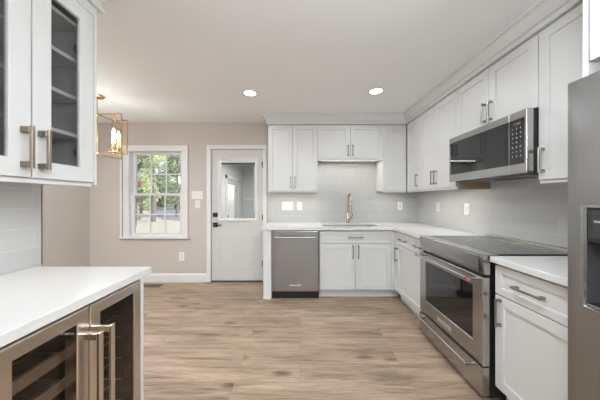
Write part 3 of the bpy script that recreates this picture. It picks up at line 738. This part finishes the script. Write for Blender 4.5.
cabinet('base_cabinet', 'white base cabinet at the near end of the left counter', 'cabinet', 'left', (-.80, -.60), .549, .105, BT, .59,
        [('drawer', G, .549 - G, .705, .862, ('h', .275, .785, .18)), ('door', G, .274 - G, .115, .698, ('v', .24, .60, .17)), ('door', .274 + G, .549 - G, .115, .698, ('v', .31, .60, .17))], toe=True)

# ------------------------------------------------------------------ outlets and switches
def plate(side, u, z, w, h, label, gangs, cat='outlet', grp=None):
    loc = {'back': (u, 3.5515, z), 'backwall': (u, YW, z), 'right': (1.8065, u, z)}[side]
    t = thing('wall_outlet' if cat == 'outlet' else 'light_switch', label, cat, loc, ROT['right'] if side == 'right' else 0, grp)
    bm = BM(); box(bm, -w / 2, w / 2, -.006, -.0003, -h / 2, h / 2, .003, 2); p = obj('cover_plate', bm, 'plastic', t)
    n_ = len(gangs)
    for i, g in enumerate(gangs):
        x = (i - (n_ - 1) / 2) * .046
        if g == 's':
            bm = BM(); box(bm, x - .016, x + .016, -.009, -.0055, -.033, .033, .002); obj('rocker', bm, 'white', p)
        else:
            for zz in (-.02, .02):
                bm = BM(); box(bm, x - .016, x + .016, -.008, -.0055, zz - .014, zz + .014, .003); sck = obj('socket', bm, 'white', p)
                bm = BM(); box(bm, x - .008, x - .005, -.0085, -.0078, zz - .004, zz + .006); box(bm, x + .005, x + .008, -.0085, -.0078, zz - .004, zz + .006); obj('slot', bm, 'slot', sck)
    return t
plate('back', -.190, 1.165, .165, .125, 'wide white switch plate on the tile over the dishwasher, the left one', 'sss', 'switch')
plate('back', -.005, 1.165, .075, .120, 'single white outlet on the tile left of the faucet', 'o')
plate('back', 1.53, 1.165, .075, .120, 'single white outlet on back wall tile, right of faucet near the corner', 'o')
plate('right', 3.03, 1.168, .075, .120, 'white outlet on the right wall tile, closer to the corner', 'o')
plate('right', 2.506, 1.160, .080, .125, 'white switch on the right wall tile, closer to the microwave', 's', 'switch')
plate('backwall', -1.575, 1.333, .165, .118, 'wide white switch plate on the beige wall beside the door', 'sss', 'switch')
plate('backwall', -1.570, 1.193, .072, .115, 'small single white switch below the wide plate beside the door', 's', 'switch')
plate('backwall', -1.815, .392, .08, .13, 'white outlet low on the beige wall below the window', 'o')

# floor register
fg = thing('floor_register', 'dark metal floor vent under the window', 'floor vent', (-2.20, 3.40, 0))
bm = BM(); box(bm, -.17, .17, -.06, .06, .0005, .006, .002); f_ = obj('register_frame', bm, 'bark', fg)
bm = BM()
for k in range(20): box(bm, -.15 + k * .0155, -.142 + k * .0155, -.045, .045, .0055, .0075)
obj('louvre', bm, 'black', fg)

# ------------------------------------------------------------------ lamps
def downlight(x, y, label, pw):
    t = thing('recessed_light', label, 'ceiling light', (x, y, ZC), 0, 'recessed ceiling lights')
    bm = BM(); n = 32
    loops = [[(r * math.cos(2 * PI * k / n), r * math.sin(2 * PI * k / n), z) for k in range(n)] for r, z in ((.088, -.0003), (.088, -.004), (.080, -.007), (.066, -.005), (.066, -.0003))]
    rings(bm, loops, closed=True); obj('trim_ring', bm, 'white', t, True)
    bm = BM(); lathe(bm, [(.0655, -.0005), (.0655, -.0035)], n=32); obj('lens', bm, 'lamp', t)
    area('lamp_light', (0, 0, -.010), .12, pw, (.90, .955, 1), parent=t, spread=math.radians(170))
downlight(-.552, 2.56, 'round lit recessed ceiling light on the left, above the dishwasher side', P_DOWN)
downlight(.824, 2.515, 'round lit recessed ceiling light on the right, above the sink side', P_DOWN)
downlight(.35, .90, 'added recessed fill light before the range, above the view', P_DOWN_FILL); downlight(.95, -.5, 'added recessed fill light behind the camera, right', P_DOWN_FILL)  # both added out of view to brighten the right side
downlight(-2.35, 1.1, 'added recessed fill light over the dining area, hidden by the kitchen wall', P_DINE_FILL); downlight(-2.35, .2, 'added recessed fill light at the near end of the dining area', P_DINE_FILL)  # both added out of view to brighten the dining walls
def globe(x, y, z, label):  # pendants added out of view to even out the room light
    t = thing('fill_pendant', label, 'added pendant lamp', (x, y, ZC), 0)
    bm = BM(); lathe(bm, [(.06, -.0005), (.06, -.02), (.02, -.03)]); obj('canopy', bm, 'nickel', t, True)
    bm = BM(); tube(bm, [(0, 0, -.02), (0, 0, z - ZC + .13)], .005, 8); lathe(bm, [(.03, z - ZC + .17), (.045, z - ZC + .12), (.03, z - ZC + .119)]); obj('stem', bm, 'nickel', t, True)
    bm = BM(); lathe(bm, [(.14 * math.sin(q), z - ZC + .14 * math.cos(q)) for q in [PI * k / 16 for k in range(1, 16)]], n=28); obj('globe_shade', bm, 'globe', t, True)
globe(.40, .20, 1.95, 'added white globe pendant over the kitchen aisle, above the view'); globe(-0.1, -2.3, 1.92, 'added white globe pendant behind the camera, near the rear window')
def uplighter(x, y, label):  # unseen lamps added to light the ceiling from below
    t = thing('fill_uplighter', label, 'added floor lamp', (x, y, 0))
    bm = BM(); lathe(bm, [(.14, 0), (.14, .015), (.03, .03), (.012, .04), (.012, 1.60), (.03, 1.62)]); obj('pole', bm, 'nickel', t, True)
    bm = BM(); lathe(bm, [(.03, 1.62), (.12, 1.66), (.17, 1.72), (.165, 1.72), (.115, 1.665), (.03, 1.63)]); obj('bowl_shade', bm, 'white', t, True)
    area('uplight', (0, 0, 1.70), .22, P_TORCH_FILL, (.87, .94, 1), rot=(PI, 0, 0), parent=t)
uplighter(-1.15, -1.6, 'added uplighter for fill light behind the camera by the left wall'); uplighter(1.5, -1.0, 'added uplighter for fill light behind the camera by the right wall')

def underlight(side, org, w, z, y, label, f=1):
    t = thing('under_cabinet_light', label, 'light', (org[0], org[1], z), ROT[side], 'slim light bars under the wall cabinets')
    bm = BM(); box(bm, 0, w, y - .018, y + .018, -.012, -.0005, .002); obj('housing', bm, 'white', t)
    bm = BM(); box(bm, .01, w - .01, y - .012, y + .012, -.0135, -.0115); obj('lens', bm, 'strip', t)
    area('strip_light', (w / 2, y, -.016), w - .02, P_UNDER * w * f, (1, .97, .91), shape='RECTANGLE', size_y=.024, parent=t)
underlight('back', (-.42, 3.235), .63, UZ, .06, 'slim lit bar under the wall cabinet over the dishwasher')
underlight('back', (.29, 3.235), .82, zs, .11, 'slim lit bar under the short cabinet above the sink')
underlight('back', (1.19, 3.235), .28, UZ, .06, 'short lit bar under the corner wall cabinet')
underlight('right', (UF, 2.87), .60, UZ, .06, 'slim lit bar under the cabinet left of the microwave')
underlight('left', (LF, .66), .52, LZ, .06, 'slim lit bar under the glass wall cabinet', .35)

# chandelier
CHX, CHY = -2.29, 2.62
ch = thing('chandelier', 'gold open-frame chandelier with lit candle bulbs, partly behind the glass cabinet', 'chandelier', (CHX, CHY, ZC))
bm = BM(); lathe(bm, [(.068, -.0005), (.068, -.012), (.055, -.024), (.012, -.028), (.012, -.04)]); obj('canopy', bm, 'gold', ch, True)
bm = BM(); tube(bm, [(0, 0, -.03), (0, 0, -.68)], .006, 10)
for z in (-.215, -.665): lathe(bm, [(.004, z - .02), (.014, z - .012), (.017, z), (.014, z + .012), (.004, z + .02)], n=14)
obj('stem', bm, 'gold', ch, True)
def sqbar(bm, a, b, t=.0055):
    a, b = Vector(a), Vector(b); tube(bm, [a, b], t * 1.3, 4)
za, zb_ = -.215, -.665
for q in range(4):
  if True:
    ang = math.radians(-6 + q * 90); u_ = Vector((math.cos(ang), math.sin(ang), 0)); v_ = Vector((-u_.y, u_.x, 0))
    bm = BM(); r1, r2 = .300, .34; s = v_ * .03
    O = Vector((0, 0, 0)); Z = Vector((0, 0, 1))
    sqbar(bm, Z * za, u_ * r1 + Z * za); sqbar(bm, u_ * r1 + Z * za, u_ * r1 + Z * (zb_ + .06)); sqbar(bm, u_ * r1 + Z * (zb_ + .06), u_ * .14 + Z * (zb_ + .06))
    sqbar(bm, u_ * .20 + s + Z * (za - .07), u_ * r2 + s + Z * (za - .07)); sqbar(bm, u_ * r2 + s + Z * (za - .07), u_ * r2 + s + Z * zb_); sqbar(bm, u_ * r2 + s + Z * zb_, Z * zb_)
    sqbar(bm, u_ * r1 + Z * (za - .07), u_ * r1 + s + Z * (za - .07)); sqbar(bm, u_ * .2 + s + Z * (za - .07), u_ * .2 + Z * za)
    fm = obj('frame_arm', bm, 'gold', ch)
  for c, lo in ((u_ * .205, 0), (u_ * .235 + v_ * .03, -.03)):
    zb_ = -.665 + lo
    bm = BM(); sqbar(bm, c + Z * (zb_ + .06), c + Z * (zb_ + .08)); lathe(bm, [(.018, 0), (.02, .01), (.011, .012), (.011, .13)], (c.x, c.y, zb_ + .065), 12); sqbar(bm, c + Z * (zb_ + .06), u_ * .14 + Z * (zb_ + .06)); cd = obj('candle_sleeve', bm, 'gold', ch, True)
    bm = BM(); lathe(bm, [(.008, 0), (.017, .025), (.019, .04), (.012, .07), (.003, .095)], (c.x, c.y, zb_ + .195), 12); obj('bulb', bm, 'bulb', cd, True)
  zb_ = -.665
d = bpy.data.lights.new('chandelier_light', 'POINT'); d.energy = P_CHAND; d.shadow_soft_size = .08; d.color = (.90, .955, 1)
o = bpy.data.objects.new('chandelier_light', d); C.objects.link(o); o.parent = ch; o.location = (0, 0, -.52)

# lamp added to brighten the porch
pl = thing('porch_fill_light', 'small round ceiling light added to brighten the porch', 'ceiling light', (-.6, 5.4, 2.30))
bm = BM(); lathe(bm, [(.12, -.0005), (.12, -.03), (.08, -.07), (.01, -.085)]); obj('glass_shade', bm, 'lamp', pl, True)
area('porch_fill_area', (0, 0, -.10), .2, 45, (1, .98, .95), parent=pl)

# ------------------------------------------------------------------ outdoors
random.seed(7)
GZ = -.6
bm = BM(); cells(bm, [-90, XD - T, XR + T, 60], [-40, YREAR - T, YW + T, 90], lambda i, j: not (i == 1 and j == 1), GZ - .3, GZ, planeXY)
tag(obj('lawn', bm, 'lawn'), 'dry straw-coloured lawn outside the window', 'lawn', kind='structure')
def gp(px, py): Y = (H - GZ) * 232 / (py - 199.5); return ((px - 300) / 232 * Y, Y)
bm = BM()
top = [gp(128, 206), gp(140, 208), gp(152, 213), gp(162, 219.5), gp(190, 221.5), gp(195, 206)]
v0 = [bm.verts.new((x, y, GZ + .001)) for x, y in top]; v1 = [bm.verts.new((x, y, GZ + .02)) for x, y in top]
bm.faces.new(v1); bm.faces.new(v0[::-1])
for i in range(6): bm.faces.new((v0[i], v0[(i + 1) % 6], v1[(i + 1) % 6], v1[i]))
tag(obj('driveway', bm, 'concrete'), 'grey driveway crossing the lawn outside the window', 'driveway', kind='structure')
bm = BM(); box(bm, XD - T, XR + T, YREAR - T, YW + T, GZ, -.1005); struct('trim_9', bm, 'concrete', 'house foundation')

def tree(px, Y, h, cr, base, mname, label, dens=1.0, leaf=.16, tr=.16):
    X = (px - 300) / 232 * Y
    t = thing('tree' if h > 5 else 'shrub', label, 'tree' if h > 5 else 'shrub', (X, Y, GZ), 0)
    bm = BM(); pts = [(0, 0, 0), (.1, 0, h * .3), (-.05, .1, h * .6), (.05, 0, h * .9)]
    tube(bm, pts, [tr, tr * .8, tr * .5, tr * .2], 10)
    for k in range(9):
        a = random.uniform(0, 6.28); z = random.uniform(base, h * .8); L = cr * random.uniform(.5, .8)
        tube(bm, [(0, 0, z), (math.cos(a) * L * .5, math.sin(a) * L * .5, z + L * .3), (math.cos(a) * L, math.sin(a) * L, z + L * .55)], [tr * .35, tr * .2, .01], 6)
    obj('trunk', bm, 'bark', t, True)
    bm = BM(); blobs = []
    for k in range(16):
        a = random.uniform(0, 6.28); z = random.uniform(base, h); f = math.sin(PI * min(1, max(.12, (z - base) / (h - base) * .85 + .12)))
        rr = cr * f * math.sqrt(random.random()) * .8; blobs.append((Vector((math.cos(a) * rr, math.sin(a) * rr, z)), cr * random.uniform(.28, .45)))
    leaf *= .72
    for k in range(int(5200 * dens)):
        c, r = random.choice(blobs)
        d = Vector((random.gauss(0, 1), random.gauss(0, 1), random.gauss(0, .8))).normalized() * r * random.random() ** .4
        p = c + d
        if p.z < .05: continue
        n_ = Vector((random.uniform(-1, 1), random.uniform(-1, 1), random.uniform(-.2, 1))).normalized(); a_ = n_.orthogonal().normalized(); b_ = n_.cross(a_); s = leaf * random.uniform(.5, 1.2)
        bm.faces.new([bm.verts.new(p + q) for q in (a_ * s, b_ * s * .55 + n_ * s * .1, -a_ * s, -b_ * s * .55 + n_ * s * .1)])
    me = bpy.data.meshes.new('foliage'); bm.to_mesh(me); bm.free(); me.materials.append(M[mname])
    o = bpy.data.objects.new('foliage', me); C.objects.link(o); o.parent = t
tree(141, 27, 8.6, 2.0, 1.9, 'leaf', 'green tree seen through the left window panes', 1, .2)
tree(153, 19.5, 8.0, 1.7, 2.9, 'leafy', 'yellow-green tree with a stout trunk seen through the middle panes', .9, .15, .24)
tree(177, 25, 9.5, 2.2, 2.0, 'leaf', 'green tree seen through the right window panes', 1.1, .18)
tree(135.5, 16, 3.4, .7, .6, 'leafr', 'rusty pink shrub at the left edge of the window', .4, .10, .06)
tree(143, 41, 12, 3.4, .5, 'leafy', 'broad pale tree far behind the lawn at left', 1.4, .30, .25)
tree(176, 44, 12, 3.4, .5, 'leaf', 'broad tree far behind the lawn at right', 1.4, .30, .25)
tree(159, 55, 15, 4.2, .5, 'leaf', 'tall tree at the very back, between the broad trees', 1.6, .36, .3)
